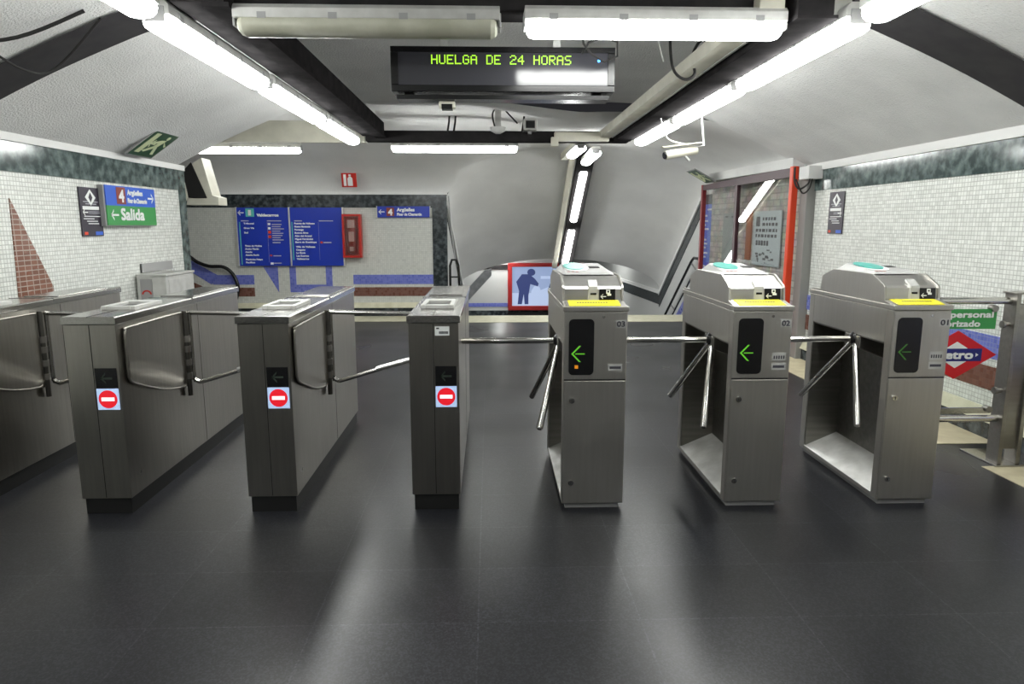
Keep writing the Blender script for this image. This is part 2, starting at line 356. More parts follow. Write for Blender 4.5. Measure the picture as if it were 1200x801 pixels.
# right wall of the stairs, with its stepped marble band and pale trim
XS=3.34
def slope(y,off): return spring(y)+off
m=MB(); ya,yb=10.02,YS
m.box(XS,XS+.2,10.02,YS+.02,-2.2,2.0); m.prism([(XS,YS),(XS-.36,20),(XS+.2,20),(XS+.2,YS)],2,-2.2,1.2); m.box(XS,XS+.2,7.34,10.02,2.0,2.3)
struct(m.build('wall_stairs_right',plain('pale_wall_panel',(.56,.57,.56),.4)))
m=MB()
def bandx(m,x0,x1,o0,o1):
    pts=[(10.05,slope(10.05,o0)),(10.72,slope(10.72,o0)),(YS,slope(YS,o0)),(YS,slope(YS,o1)),(10.72,slope(10.72,o1)),(10.05,slope(10.05,o1))]
    m.prism(pts,0,x0,x1)
bandx(m,XS-.012,XS,-.29,-.05)
m.prism([(XS-.012,YS),(XS-.372,20),(XS-.3,20),(XS+.05,YS)],2,spring(YS)-.24,spring(YS)-.03)
struct(m.build('trim_17',MARBLE_D))
m=MB(); bandx(m,XS-.035,XS,-.06,.02); m.prism([(XS-.03,YS),(XS-.39,20),(XS-.3,20),(XS+.05,YS)],2,spring(YS)-.03,spring(YS)+.04)
struct(m.build('trim_18',WHITE))
m=MB(); m.prism([(10.85,.70),(13.2,-.96),(13.2,-1.12),(10.85,.54)],0,XS-.008,XS); m.box(XS-.008,XS,10.02,10.85,.54,.70)
struct(m.build('trim_19',TBL_X))
# left wall of the stairs
m=MB(); m.add([(-.68,YB,-2.2),(-.68,YB,1.98),(-.52,YS,-2.2),(-.52,YS,.4),(-.9,YB,-2.2),(-.9,YB,1.98),(-.9,YS,-2.2),(-.9,YS,.4)],[(0,1,3,2),(4,5,1,0),(5,7,3,1),(6,7,5,4),(2,3,7,6)])
struct(m.build('wall_stairs_left',plain('pale_wall_panel_left',(.52,.53,.52),.45)))
m=MB()
for o0,o1,mt,nm,w in ((-.22,-.05,MARBLE_D,'trim_20',.012),(-.06,.03,WHITE,'trim_21',.03)):
    m=MB(); a=[(-.68+w,YB+.01,slope(YB,o0)),(-.68+w,YB+.01,slope(YB,o1)),(-.52+w,YS,slope(YS,o1)),(-.52+w,YS,slope(YS,o0))]
    b=[(x-w,y,z) for x,y,z in a]; m.add(a+b,[(0,1,2,3),(4,5,6,7),(0,1,5,4),(1,2,6,5),(2,3,7,6),(3,0,4,7)]); struct(m.build(nm,mt))
# steps going down and the lower landing
m=MB(); nst=11
for i in range(nst):
    m.box(-.7,XS,10.86+i*.27,10.86+(i+1)*.27+.02,-2.3,-.16*(i+1))
struct(m.build('floor_steps',noisy('step_stone',(.10,.10,.11),(.16,.16,.16),12,.4)))
struct(MB().box(-4,4.5,13.7,20.2,-2.3,-1.9).build('floor_lower',FLOOR))
struct(MB().box(-4,4.5,YS,20.2,.92,1.1).build('ceiling_lower',PLASTER_S))
struct(MB().box(-4,1.75,14.6,14.8,-2.0,.95).box(-4,4.5,20,20.2,-2,.95).box(-1.2,-1.0,YS,14.6,-2,.95).build('wall_lower',plain('lower_wall_panel',(.50,.51,.50),.45)))
f=front(0,14.6,0); m=MB(); f.rect(m,-1,.38,.50,.60,0,.03); struct(m.build('trim_22',BEAM))
m=MB(); f.rect(m,-1,.38,-.30,-.22,0,.01); struct(m.build('trim_23',TBL_Y))
m=MB(); f.rect(m,-1,1.7,-.52,-.38,0,.01); struct(m.build('trim_24',MARBLE_D))
# pale raking trim along the lower arch, left side
m=MB(); m.prism([(-.60,-.22),(.03,.46),(.03,.59),(-.10,.56),(-.60,.04)],1,YS+.03,YS+.1); struct(m.build('trim_25',noisy('grey_trim',(.18,.19,.20),(.28,.29,.3),8,.4)))
# wing wall right of the stairs opening over the showcase
struct(MB().box(3.46,3.8,7.2,7.34,0,2.3).prism([(3.375,7.34),(3.22,9.98),(3.5,9.98),(3.5,7.34)],2,0,2.05).build('wall_showcase',STONE))
struct(MB().prism([(3.22,7.36),(3.06,9.98),(3.4,10.06),(3.4,7.36)],2,2.035,2.14).build('ceiling_showcase',PLASTER))

# ================================================================ BEAMS AND TRUNKING
t=thing('ceiling_beam',(-1.28,3.3,2.44),'dark painted steel beam running beside the left row of lit tube lights','beam','dark steel ceiling beams')
MB().box(-.145,.10,0,4.72,-.02,.13).build('web',BEAM,t,.004); MB().box(.0,.12,0,4.72,-.04,-.02).build('flange',BEAM,t)
t=thing('ceiling_beam',(1.47,3.3,2.40),'dark painted steel beam between right row of lit tube lights and cream trunking','beam','dark steel ceiling beams')
MB().box(-.05,.12,0,4.75,-.01,.12).build('web',BEAM,t,.004); MB().box(-.05,.14,0,4.75,-.025,-.01).build('flange',BEAM,t)
tag(MB().box(-1.6,1.75,3.43,3.62,2.43,2.62).build('ceiling_beam',BEAM,bevel=.006),'wide dark beam crossing ceiling above the two nearest tube lights','beam','dark steel ceiling beams')
tag(MB().box(-1.40,1.6,8.06,8.20,2.37,2.49).build('ceiling_beam',BEAM,bevel=.006),'dark beam crossing ceiling beyond the LED display, camera on it','beam','dark steel ceiling beams')
tag(MB().box(-5.5,-1.42,8.12,8.3,2.375,2.60).box(-5.5,-1.42,8.10,8.12,2.36,2.38).build('soffit_panel',CREAM),'cream horizontal panel under ceiling behind left vault edge','panel')
# cream trunking on the right and its return along the far beam
t=thing('cable_trunking',(1.36,3.35,2.41),'pale cream cable trunking along right lights, turning left at far beam','trunking')
MB().box(-.10,.02,0,4.70,0,.08).build('duct',CREAM,t,.004)
MB().box(-.62,.0,4.62,4.70,-.04,.06).build('return_duct',CREAM,t,.004)
MB().box(-.66,-.58,4.58,4.66,-.10,.0).build('end_box',CREAM,t,.004)
MB().box(.02,.035,.3,4.6,-.005,.01).build('edge_strip',LIGHTMETAL,t)
tag(MB().tube([(1.60,3.32,2.41),(1.58,3.62,2.40),(1.50,3.68,2.40)],.012).build('conduit_pipe',LIGHTMETAL),'short grey conduit at top beside the right lights','pipe')
b=thing('junction_box',(1.62,3.36,2.40),'white square junction box near top right above row of tube lights','junction box')
MB().box(-.055,.055,-.03,.07,0,.10).build('box_body',WHITE,b,.004); MB().box(-.06,.06,-.036,-.03,-.005,.105).build('cover',LIGHTMETAL,b)
b=thing('junction_box',(-1.36,3.33,2.50),'small white connector box at top edge beside left tube lights','junction box')
MB().box(-.06,.06,-.02,.08,-.05,0).build('box_body',WHITE,b,.004); m=MB()
for i in range(4): m.box(-.045+.025*i,-.035+.025*i,-.023,-.02,-.04,-.02)
m.build('cover',LIGHTMETAL,b)

# ================================================================ TUBE LIGHTS
def luminaire(length, lit=True, w=.145):
    r=thing('tube_light',(0,0,0),'','tube light')
    q=w/.145
    sec=[(-.052*q,.012),(-.068*q,-.004),(-.073*q,-.022),(-.066*q,-.044),(-.045*q,-.060),(0,-.068),(.045*q,-.060),(.066*q,-.044),(.073*q,-.022),(.068*q,-.004),(.052*q,.012)]
    m=MB(); ends=[]
    for y,k in ((.0,.55),(.010,.85),(.03,1),(length-.03,1),(length-.010,.85),(length,.55)):
        ends.append([(x*k,y,(z+.02)*k-.02) for x,z in sec])
    for a,b in zip(ends,ends[1:]): m.strip(a,b)
    m.add(ends[0],[tuple(range(len(sec)))]); m.add(ends[-1],[tuple(range(len(sec)))])
    m.build('diffuser',TUBE if lit else TUBE_OFF,r)
    MB().prism([(-.064*q,.002),(-.064*q,.045),(-.045,.065),(.045,.065),(.064*q,.045),(.064*q,.002)],1,-.012,length+.012).build('housing',LIGHTMETAL,r,.003)
    for y in (-.018,length+.006): MB().box(-.045,.045,y,y+.012,-.03,.035).build('end_cap',GREYP,r,.003)
    for y in (.12,length*.37,length*.64,length-.12):
        for x in (-.066*q,.062*q): MB().box(x,x+.004,y-.02,y+.02,-.008,.026).build('clip',GREYP,r)
    return r
G='tube lights in rows under the hall ceiling'
where=['nearest','second','third','farthest']
lam=luminaire(1.40)
lam.location=(-1.49,3.31,2.365); tag(lam,'lit tube light in left row, second one from the camera',group=G)
for i,(y,sf) in enumerate(((1.76,'first one from the camera, cut by top edge'),(4.86,'third one from the camera'),(6.42,'last one before the far beam'))):
    dup(lam,(-1.49 if i else -1.47,y,2.365),'lit tube light in left row, '+sf)
for y,sf in ((1.72,'first one from the camera, cut by top edge'),(3.25,'second one from the camera'),(4.80,'third one from the camera'),(6.40,'last one before the far beam')):
    dup(lam,(1.68,y,2.365),'lit tube light in right row, '+sf)
for x,sd in ((-1.46,'left'),(1.68,'right')): dup(lam,(x,.15,2.365),'lit tube light in %s row, over the photographer outside the picture'%sd)
def cross(x0,x1,y,z,label,lit=True):
    r=luminaire(x1-x0,lit); r.rotation_euler=(0,0,R(-90)); r.location=(x0,y,z); tag(r,label,group=G); return r
cross(-1.15,.04,3.4,2.365,'unlit tube light with yellowed cover, at top left of LED display',False)
cross(.18,1.38,3.4,2.37,'big lit tube light across the ceiling, at top right of LED display')
cross(-1.16,.33,8.5,2.36,'lit tube light across the far end, in line below LED display')
cross(-3.68,-2.36,8.9,2.38,'lit tube light behind left vault edge, above blue station board')
G2='tube lights above the stairs'
for k,(p,q) in enumerate((((1.47,10.90,2.27),(1.45,11.98,1.52)),((1.45,12.20,1.36),(1.44,13.12,.72)))):
    d=Vector(q)-Vector(p); r=luminaire(d.length,w=.12); r.location=p; r.rotation_euler=d.to_track_quat('Y','Z').to_euler()
    tag(r,['lit tube light sloping down over stairs, upper of the two long ones','lit tube light sloping down over stairs, lowest one'][k],group=G2)
r=luminaire(1.35); d=Vector((1.46,10.75,2.36))-Vector((1.38,8.9,2.36)); r.location=(1.36,8.95,2.36); r.rotation_euler=d.to_track_quat('Y','Z').to_euler(); r.scale=(1,1,1)
tag(r,'short lit tube light just under far beam, at head of the stairs',group=G2)
r=luminaire(.95); r.location=(1.14,8.75,2.40); tag(r,'small lit tube light at far beam, left of the stair light run',group=G2)
t=thing('cable_trunking',(1.30,10.5,2.55),'cream trunking sloping down stair vault beside its tube lights','trunking')
m=MB(); p=[(0,.3),(0,.36),(2.55,-1.42-.0),(2.55,-1.50)]; m.prism([(.1,-.13),(.1,-.05),(2.8,-1.87),(2.8,-1.95)],0,-.09,-.0); m.build('duct',CREAM,t)
m=MB(); m.prism([(.1,-.10),(.1,-.0),(2.8,-1.85),(2.8,-1.95)],0,.04,.30); m.build('backplate',BEAM,t)
m=MB(); m.box(-.22,-.12,-1.5,.10,-.15,-.05); m.build('level_duct',CREAM,t)

# ================================================================ LED DISPLAY
FONT={'H':'10001 10001 10001 11111 10001 10001 10001','U':'10001 10001 10001 10001 10001 10001 01110','E':'11111 10000 10000 11110 10000 10000 11111','L':'10000 10000 10000 10000 10000 10000 11111',
'G':'01110 10001 10000 10111 10001 10001 01110','A':'01110 10001 10001 11111 10001 10001 10001','D':'11110 10001 10001 10001 10001 10001 11110','2':'01110 10001 00001 00110 01000 10000 11111',
'4':'00010 00110 01010 10010 11111 00010 00010','O':'01110 10001 10001 10001 10001 10001 01110','R':'11110 10001 10001 11110 10100 10010 10001','S':'01111 10000 10000 01110 00001 00001 11110',' ':'00000 00000 00000 00000 00000 00000 00000'}
t=thing('led_display',(.08,3.95,2.16),'long black LED message display reading HUELGA DE 24 HORAS, hung from ceiling','display sign')
MB().box(-.615,.615,.0,.16,0,.235).build('casing',BLACK,t,.006)
MB().box(-.59,.59,.02,.14,-.035,-.012).box(-.55,-.5,.05,.1,-.012,0).box(.5,.55,.05,.1,-.012,0).build('lower_rail',BLACK,t)
m=MB(); m.box(-.615,.615,-.012,0,0,.035); m.box(-.615,.615,-.012,0,.205,.235); m.box(-.615,-.575,-.012,0,.035,.205); m.box(.575,.615,-.012,0,.035,.205); m.build('bezel',BLACK,t,.003)
MB().box(-.575,.575,-.006,0,.035,.205).build('screen',SCREENG,t)
m=MB(); msg='HUELGA DE 24 HORAS'; px=.00717; x0=-.394; z0=.186
for i,ch in enumerate(msg):
    rows=FONT[ch].split(); m=MB()
    for j,rw in enumerate(rows):
        for k,b in enumerate(rw):
            if b=='1': x=x0+(i*6+k)*px; z=z0-j*.0070; m.box(x,x+px*.86,-.0075,-.006,z,z+.006)
    if m.v: m.build('led_character',LEDTEXT,t)
MB().tube([(.525,-.014,.165),(.525,-.010,.165)],.007,10).build('status_light',LEDBLUE,t)
for x in (-.33,.30): MB().box(x-.02,x+.02,.06,.09,.235,.56).build('hanger',LIGHTMETAL,t)
b=thing('motion_sensor',(-.235,4.03,2.085),'small yellowish sensor box under the LED display','sensor')
MB().box(-.045,.045,-.03,.03,0,.035).build('housing',CREAM,b,.004); MB().box(-.03,.03,-.034,.03,-.008,.02).build('lens',BLACK,b)
m=MB(); m.tube([(.49,3.8,2.43),(.50,3.8,2.38),(.54,3.8,2.33),(.62,3.85,2.30),(.69,3.85,2.33),(.68,3.8,2.39),(.60,3.8,2.41),(.53,3.82,2.39),(.50,3.85,2.34)],.006,8)
tag(m.build('power_cable',BLACKM),'thin dark cable looped over right end of LED display','cable')
def smooth_path(p,k=6):
    P=[Vector(p[0])]+[Vector(q) for q in p]+[Vector(p[-1])]; out=[]
    for i in range(1,len(P)-2):
        for j in range(k):
            t=j/k; a,b,c,d=P[i-1:i+3]; out.append(tuple(.5*((2*b)+(c-a)*t+(2*a-5*b+4*c-d)*t*t+(-a+3*b-3*c+d)*t**3)))
    out.append(tuple(P[-1])); return out
tag(MB().tube(smooth_path([(1.135,4.5,2.70),(1.14,4.5,2.52),(1.169,4.5,2.395),(1.24,4.5,2.345),(1.30,4.5,2.38),(1.28,4.5,2.48),(1.33,4.5,2.575),(1.40,4.5,2.55),(1.50,4.5,2.46)]),.009,8).build('hanging_cable',BLACKM),'dark cable hanging in an S loop from ceiling, right of LED display','cable')
tag(MB().tube([(1.03,4.5,2.70),(1.10,4.5,2.45)],.006,6).build('ceiling_rod',LIGHTMETAL),'thin pale rod hanging from ceiling beside the S shaped cable','rod')
tag(MB().tube(smooth_path([(-3.05,3.6,2.22),(-2.75,3.7,2.32),(-2.45,3.85,2.40),(-2.15,3.95,2.56)]),.010,8).tube(smooth_path([(-2.6,3.8,2.35),(-2.5,3.95,2.26),(-2.42,4.1,2.30),(-2.12,4.05,2.55)]),.007,8).build('hanging_cable',BLACKM),'black cable looping down over white vault at top left corner','cable')

# cameras and small things on the far beam
b=thing('security_camera',(.46,8.02,2.50),'small grey box camera standing on far beam, below the LED display','camera')
MB().box(-.075,.075,-.12,.10,-.02,.10).build('housing',LIGHTMETAL,b,.006); MB().box(-.05,.05,-.126,-.12,.0,.08).build('lens_window',BLACK,b); MB().box(-.02,.02,-.02,.02,-.05,-.02).build('bracket',GREYP,b)
b=thing('ceiling_sensor',(.10,8.0,2.50),'pale dome sensor on far beam with a looping cable','sensor')
m=MB(); m.tube([(0,0,-.05),(0,0,-.02),(0,0,.02)],[.03,.085,.09],16); m.build('dome',WHITE,b); MB().box(-.035,.035,-.03,.03,.02,.30).build('stem',LIGHTMETAL,b)
MB().tube(smooth_path([(-.03,-.03,.0),(-.06,-.03,.16),(.02,-.03,.25),(.12,-.02,.16),(.22,-.02,.06)]),.009,8).build('cord',BLACKM,b)
for x in (-.47,-.40,.37): tag(MB().tube([(x,8.0,2.46),(x+.02,8.0,2.58),(x+.025,8.0,2.64)],.012,6).build('ceiling_rod',BEAM),'thin dark rod between far beam and ceiling, %s'%({-.47:'left of the pair under LED display',-.40:'right of the pair under LED display',.37:'beside the box camera'}[x]),'rod','rods holding the far beam')
b=thing('security_camera',(1.66,6.0,2.05),'cream bullet camera hung below right lights, pointing left','camera')
d=Vector((-.95,-.25,-.18)).normalized(); c=Vector((0,0,0))
MB().tube([tuple(c+d*.17),tuple(c-d*.13)],.038,14).build('barrel',CREAM,b); MB().tube([tuple(c+d*.18),tuple(c+d*.165)],.03,14).build('lens',BLACK,b)
MB().prism([(-.17,.035),(.15,.075),(.15,.085),(-.19,.045)],1,-.04,.04).build('sun_shield',CREAM,b)
MB().tube([(.02,0,-.03),(.06,0,-.07)],.012,8).tube([(.10,.02,.04),(.19,.02,.06),(.16,.02,.30)],.010,8).build('mount',LIGHTMETAL,b)
MB().tube(smooth_path([(.13,.0,.05),(.0,0,.07),(-.14,0,.12),(-.2,0,.28)]),.006,8).build('cord',WHITE,b)
tag(MB().tube([(-1.60,7.2,2.50),(-1.60,7.2,2.68)],.02,8).box(-1.75,-1.60,7.19,7.21,2.50,2.54).build('ceiling_bracket',LIGHTMETAL),'small pale bracket above left beam near the far end','bracket')

# ================================================================ GATE CABINETS
GW,GL,GH=.245,1.62,1.0
def gate(X, label, first_wing=True):
    r=thing('ticket_gate',(X,3.31,0),label,'ticket gate','wide exit gates with no entry lights')
    MB().box(0,GW,0,GL,.085,.965).build('body',STEEL_G,r,.0015)
    MB().box(.01,GW-.01,.012,GL-.012,0,.085).build('plinth',PLINTH,r)
    MB().box(.1195,.1225,-.0015,.001,.09,.963).build('front_seam',BLACKM,r)
    m=MB(); 
    for xx in (-.001,GW-.001): m.box(xx,xx+.002,.93,.933,.09,.96)
    m.build('side_seam',BLACKM,r)
    MB().prism([(-.008,.968),(GW+.008,.968),(GW+.008,.999),(GW+.002,1.004),(-.002,1.004),(-.008,.999)],1,-.008,GL+.008).build('cap',STEEL_T,r,.0015)
    m=MB(); m.box(-.0085,GW+.0085,.86,.863,.986,1.0055); m.box(.1195,.1225,-.009,.30,1.0,1.0052); m.build('cap_seam',BLACKM,r)
    MB().box(.02,GW-.02,.95,1.50,1.004,1.009).build('top_plate',STEEL_T,r,.002)
    # ticket tray on top
    tr=MB(); tr.box(.035,.06,.27,.57,1.004,1.024); tr.box(GW-.06,GW-.035,.27,.57,1.004,1.024); tr.box(.06,GW-.06,.27,.30,1.004,1.024); tr.box(.06,GW-.06,.50,.57,1.004,1.024)
    tr=tr.build('ticket_tray',LIGHTMETAL,r,.003)
    MB().box(.061,GW-.061,.301,.499,1.0045,1.009).build('recess',plain('tray_recess',(.09,.09,.085),.5),tr)
    m=MB(); f=front(0,0,0); 
    w=MB(); w.box(.128,.232,-.003,.0,.652,.752); w=w.build('arrow_window',BLACK,r)
    a=MB(); f.arrow(a,.152,.702,.056,.05,.003,.0038); a.build('arrow',OFF_ARROW,w)
    q=MB(); q.box(.128,.232,-.004,.0,.545,.650); q=q.build('no_entry_light',NOENTRY_BG,r)
    a=MB(); f.poly(a,disc(.180,.598,.045,.045),.0042,.0048); a.build('disc',NOENTRY_R,q)
    a=MB(); f.rect(a,.149,.211,.589,.607,.005,.0056); a.build('bar',NOENTRY_W,q)
    if not first_wing: return r
    h=MB(); h.tube([(GW+.022,.70,.44),(GW+.022,.70,.945)],.014,10); h.box(GW,GW+.02,.68,.72,.50,.54); h.box(GW,GW+.02,.68,.72,.88,.92)
    h=h.build('hinge_post',DARKTUBE,r)
    k=MB(); 
    for z in (.56,.64,.72,.78): MB().tube([(GW+.022,.70,z-.018),(GW+.022,.70,z+.018)],.021,10).build('knuckle',STEEL_D,h)
    x=GW+.013
    if first_wing:
        # wing folded flat along the cabinet: a bent tube frame around a steel sheet
        loop=[(x,.675,.93),(x,.675,.55),(x,.66,.515),(x,.62,.51),(x,.42,.545),(x,.22,.61),(x,.09,.66),(x,.06,.69),(x,.055,.72),(x,.055,.90),(x,.07,.93),(x,.10,.938),(x,.62,.938)]
        w=MB().tube(smooth_path(loop+[loop[0]],4),.0065,8).build('folded_wing',STEEL_G,r)
        MB().prism([(.67,.935),(.67,.52),(.62,.512),(.42,.548),(.22,.612),(.07,.665),(.06,.935)],0,x-.004,x+.003).build('wing_sheet',STEEL_G,w)
        # wing standing across the lane
        x=GW+.022; y=.74; X2=GW+.555
        fr=[(x+.01,y,.93),(x+.01,y,.56),(x+.015,y,.53),(x+.04,y,.515),(x+.07,y,.518),(x+.28,y,.58),(X2,y,.655)]
        w=MB().tube(smooth_path([(x+.01,y,.93)]+fr[1:],4),.013,10).tube([(x,y,.93),(X2,y,.918)],.013,10).tube([(X2-.02,y,.918),(X2-.02,y,.65)],.009,8).build('lane_wing',CHROME,r)
        MB().tube([(X2-.26,y,.583),(X2-.005,y,.652)],.0165,10).build('bar_highlight',plain('pale_highlight',(.7,.7,.68),.3,.8),w)  # white highlight on the outer lower bar, drawn as a pale tube
    return r
gate(-2.875,'steel exit gate against left wall, leftmost and cut by photo edge')
gate(-2.05,'steel exit gate with red no entry light, second from the left wall')
gate(-1.225,'steel exit gate with red no entry light, third from the left wall')
r=gate(-.40,'slim steel exit gate with white sticker, beside turnstile 03',False)
s=MB(); s.box(.13,.20,-.003,0,.905,.950); s=s.build('sticker',SIGNW,r)
f=front(0,0,0); m=MB(); f.rect(m,.136,.150,.937,.944,.003,.0036)
for i in range(9): f.rect(m,.150+i*.005,.1535+i*.005,.913,.926,.003,.0036)
m.build('sticker_print',INK,s)

# ================================================================ TURNSTILES
READER = plain('reader_grey',(.40,.40,.395),.45)
REDMARK = plain('worn_red_mark',(.35,.12,.10),.5)
PLATE = noisy('scuffed_plate',(.50,.50,.48),(.68,.68,.66),9,.38,.45)
def turnstile(X, num, label, W=.295, lamp=LIT_ARROW, amber=False, stickers=1):
    r=thing('turnstile',(X,3.30,0),label,'turnstile','tripod turnstiles')
    D=.89
    m=MB(); m.box(0,W,0,.055,.03,1.02); m.box(.21,W,.055,D-.06,.03,.85); m.box(0,W,D-.06,D,.03,1.02); m.box(0,W,.055,D-.06,.85,1.02); m.box(0,.012,.055,D-.06,.03,.050)
    m.build('body',STEEL,r,.003)
    MB().box(.02,W-.02,.02,D-.02,0,.03).build('base',GREYP,r)
    MB().box(.20,.21,.055,D-.06,.04,.85).box(.006,.20,D-.068,D-.06,.05,.85).box(.006,.20,.055,.060,.05,.85).box(.006,.20,.055,D-.06,.842,.85).build('shaded_lining',STEEL_SHADE,r)  # inner recess walls, with the shade of the enclosure put into their colour
    # slanting floor plate of the side recess
    MB().prism([(.0,.044),(.20,.130),(.20,.140),(.0,.052)],1,.055,D-.06).build('recess_plate',PLATE,r)
    # sloping stay of the recess under the head, housing the arm hub
    MB().prism([(.0,.845),(.0,.78),(.20,.70),(.20,.845)],1,.28,.44).build('hub_housing',STEEL_D,r,.004)
    MB().box(.004,W-.004,-.0015,.001,.676,.682).build('front_seam',BLACKM,r)
    d=MB(); d.box(.006,W-.006,-.004,0,.035,.674); d=d.build('door',STEEL,r,.002)
    for z in (.575,.145): 
        l=MB(); l.tube([(.045,-.004,z),(.045,-.012,z)],.014,12); l=l.build('lock',CHROME,d); MB().box(.0438,.0462,-.0135,-.012,z-.007,z+.007).build('keyhole',BLACKM,l)
    p=MB(); p.box(.004,W-.004,-.004,0,.684,1.018); p=p.build('front_panel',STEEL,r,.002)
    MB().tube([(.195,-.004,.995),(.195,-.009,.995)],.007,10).build('screw',CHROME,p)
    f=front(0,0,0)
    w=MB(); f.poly(w,rrect(.026,.150,.705,.985,.022),.004,.007); w=w.build('display_window',BLACK,r)
    a=MB()
    cx,cy,h=.050,.812,.040
    for sg in (1,-1): f.poly(a,[(cx-.012,cy+.0*sg),(cx-.002,cy),(cx+.036,cy+sg*h),(cx+.026,cy+sg*h)],.0072,.0078)
    f.rect(a,cx+.008,cx+.055,cy-.0025,cy+.0025,.0072,.0078)
    a.build('arrow_light',lamp,w)
    if amber: a=MB(); f.rect(a,.056,.073,.738,.755,.0072,.0078); a.build('amber_light',AMBER,w)
    n=MB(); f.rect(n,W-.058,W-.008,.940,.980,.004,.0046); n.build('number_plate',LIGHTMETAL,p); n=MB(); f.text(n,num,W-.053,.947,.038,.027,.0052,.0022); n.build('number',INK,p)
    s=MB(); f.rect(s,W-.092,W-.022,.725,.760,.004,.0052)
    if stickers>1: f.rect(s,W-.092,W-.024,.772,.812,.004,.0052)
    s=s.build('sticker',LIGHTMETAL,r)
    a=MB(); f.rect(a,W-.086,W-.028,.735,.748,.0053,.0058)
    if stickers>1:
        for i in range(5): f.rect(a,W-.085+i*.012,W-.078+i*.012,.780,.797,.0053,.0058)
    a.build('sticker_print',INK,s)
    # head: lid plate, hood with chamfered profile, sloping reader face
    MB().box(-.004,W+.004,-.010,D+.004,1.022,1.046).build('lid',STEEL,r,.003)
    hood=[(.885,1.046),(.885,1.056),(.765,1.060),(.758,1.140),(.630,1.186),(.215,1.186),(.108,1.140),(.095,1.128),(.085,1.062),(.012,1.046)]
    MB().prism(hood,0,.0,.012).prism(hood,0,W-.016,W-.006).build('hood_side',STEEL,r,.0015)
    h=MB(); h.prism([(.0,1.046),(.098,1.066),(.098,1.046)],0,.012,W-.006); h.prism([(.755,1.046),(.75,1.132),(.625,1.178),(.222,1.178),(.118,1.134),(.104,1.122),(.098,1.046)],0,.012,W-.016); h=h.build('hood',STEEL_H,r,.0015)
    # face pieces lie on the sloping front: lower slope from (.115,1.122) to (.098,1.06)
    dv=Vector((0,.006,.062)).normalized(); F=Face((0,.0985,1.062),(1,0,0),dv)
    s=MB(); F.poly(s,[(.128,0),(.184,0),(.180,.058),(.134,.058)],.0,.008); s=s.build('card_slot',LIGHTMETAL,r,.002)
    MB().prism([(.098,1.122),(.110,1.128),(.150,1.156),(.145,1.164),(.096,1.134),(.094,1.120)],0,.134,.180).build('slot_hood',LIGHTMETAL,s)
    a=MB(); F.rect(a,.142,.172,.030,.040,.008,.0088); a.build('slot_mouth',BLACK,s)
    s=MB(); F.rect(s,.188,.268,.002,.060,.0,.004); s=s.build('instruction_plate',BLACK,r)
    a=MB(); F.arrow(a,.194,.022,.028,.024,.0042,.0048); F.rect(a,.222,.242,.036,.056,.0042,.0048); F.rect(a,.228,.248,.026,.036,.0042,.0048); F.rect(a,.188,.268,.0,.003,.0042,.0048); a.build('pictogram',SIGNW,s)
    a=MB(); F.rect(a,.228,.237,.042,.050,.005,.0054); a.build('pictogram_centre',BLACK,s)
    y=MB(); y.prism([(.006,1.0475),(.092,1.0645),(.092,1.067),(.006,1.050)],0,.028,W-.034); y=y.build('yellow_strip',YELLOW,r)
    a=MB(); 
    for i in range(12): a.prism([(.046,1.0581),(.060,1.0609),(.060,1.0614),(.046,1.0586)],0,.07+i*.013,.079+i*.013)
    a.build('strip_print',INK,y)
    # contactless reader on top
    q=MB(); base=[(.022,.235,1.184),(W-.030,.235,1.184),(W-.020,.30,1.184),(W-.035,.66,1.184),(.035,.66,1.184),(.012,.60,1.184)]
    topz=[(.040,.262,1.194),(W-.052,.262,1.194),(W-.045,.30,1.197),(W-.060,.58,1.224),(.060,.58,1.224),(.040,.55,1.222)]; n=6
    q.add(base+topz,[tuple(range(n)),tuple(range(n,2*n))]+[(i,(i+1)%n,(i+1)%n+n,i+n) for i in range(n)]); q=q.build('card_reader',READER,r,.003)
    T=Face((0,.262,1.1942),(1,0,0),(0,.318,.030))
    a=MB(); T.poly(a,disc(.108,.165,.066,.135),.0005,.003); a.build('pad_rim',SIGNW,q)
    a=MB(); T.poly(a,disc(.098,.180,.058,.118),.0031,.007); a.build('reader_pad',TEAL,q)
    a=MB(); T.rect(a,.180,.235,.14,.19,.0008,.003); a.build('reader_slot',BLACKM,q)
    for i in range(3): a=MB(); T.rect(a,.046+i*.022,.060+i*.022,.008,.022,.0008,.002); a.build('reader_mark',REDMARK,q)
    # tripod
    hub=Vector((.020,.36,.818)); ax=Vector((-1,0,-1)).normalized()
    hb=MB(); hb.tube([tuple(hub-ax*.06),tuple(hub-ax*.0),tuple(hub+ax*.022),tuple(hub+ax*.035)],[.042,.042,.036,.02],18); hb=hb.build('hub',BLACK,r)
    for d in (Vector((-1,0,.0)),Vector((-.25,-.612,-.75)),Vector((-.25,.612,-.75))):
        d.normalize(); a=hub+d*.02; e=hub+d*.535
        MB().tube([tuple(a),tuple(e-d*.006),tuple(e)],[.0165,.0165,.012],14).build('arm',CHROME,r)
    return r
turnstile(.36,'03','steel tripod turnstile numbered 03, with orange lamp under its green arrow',W=.315,amber=True)
turnstile(1.20,'02','steel tripod turnstile numbered 02, middle one of the three',lamp=LIT_ARROW,stickers=2)
turnstile(2.00,'01','steel tripod turnstile numbered 01, nearest the glass barrier on right',lamp=DIM_ARROW,stickers=2)

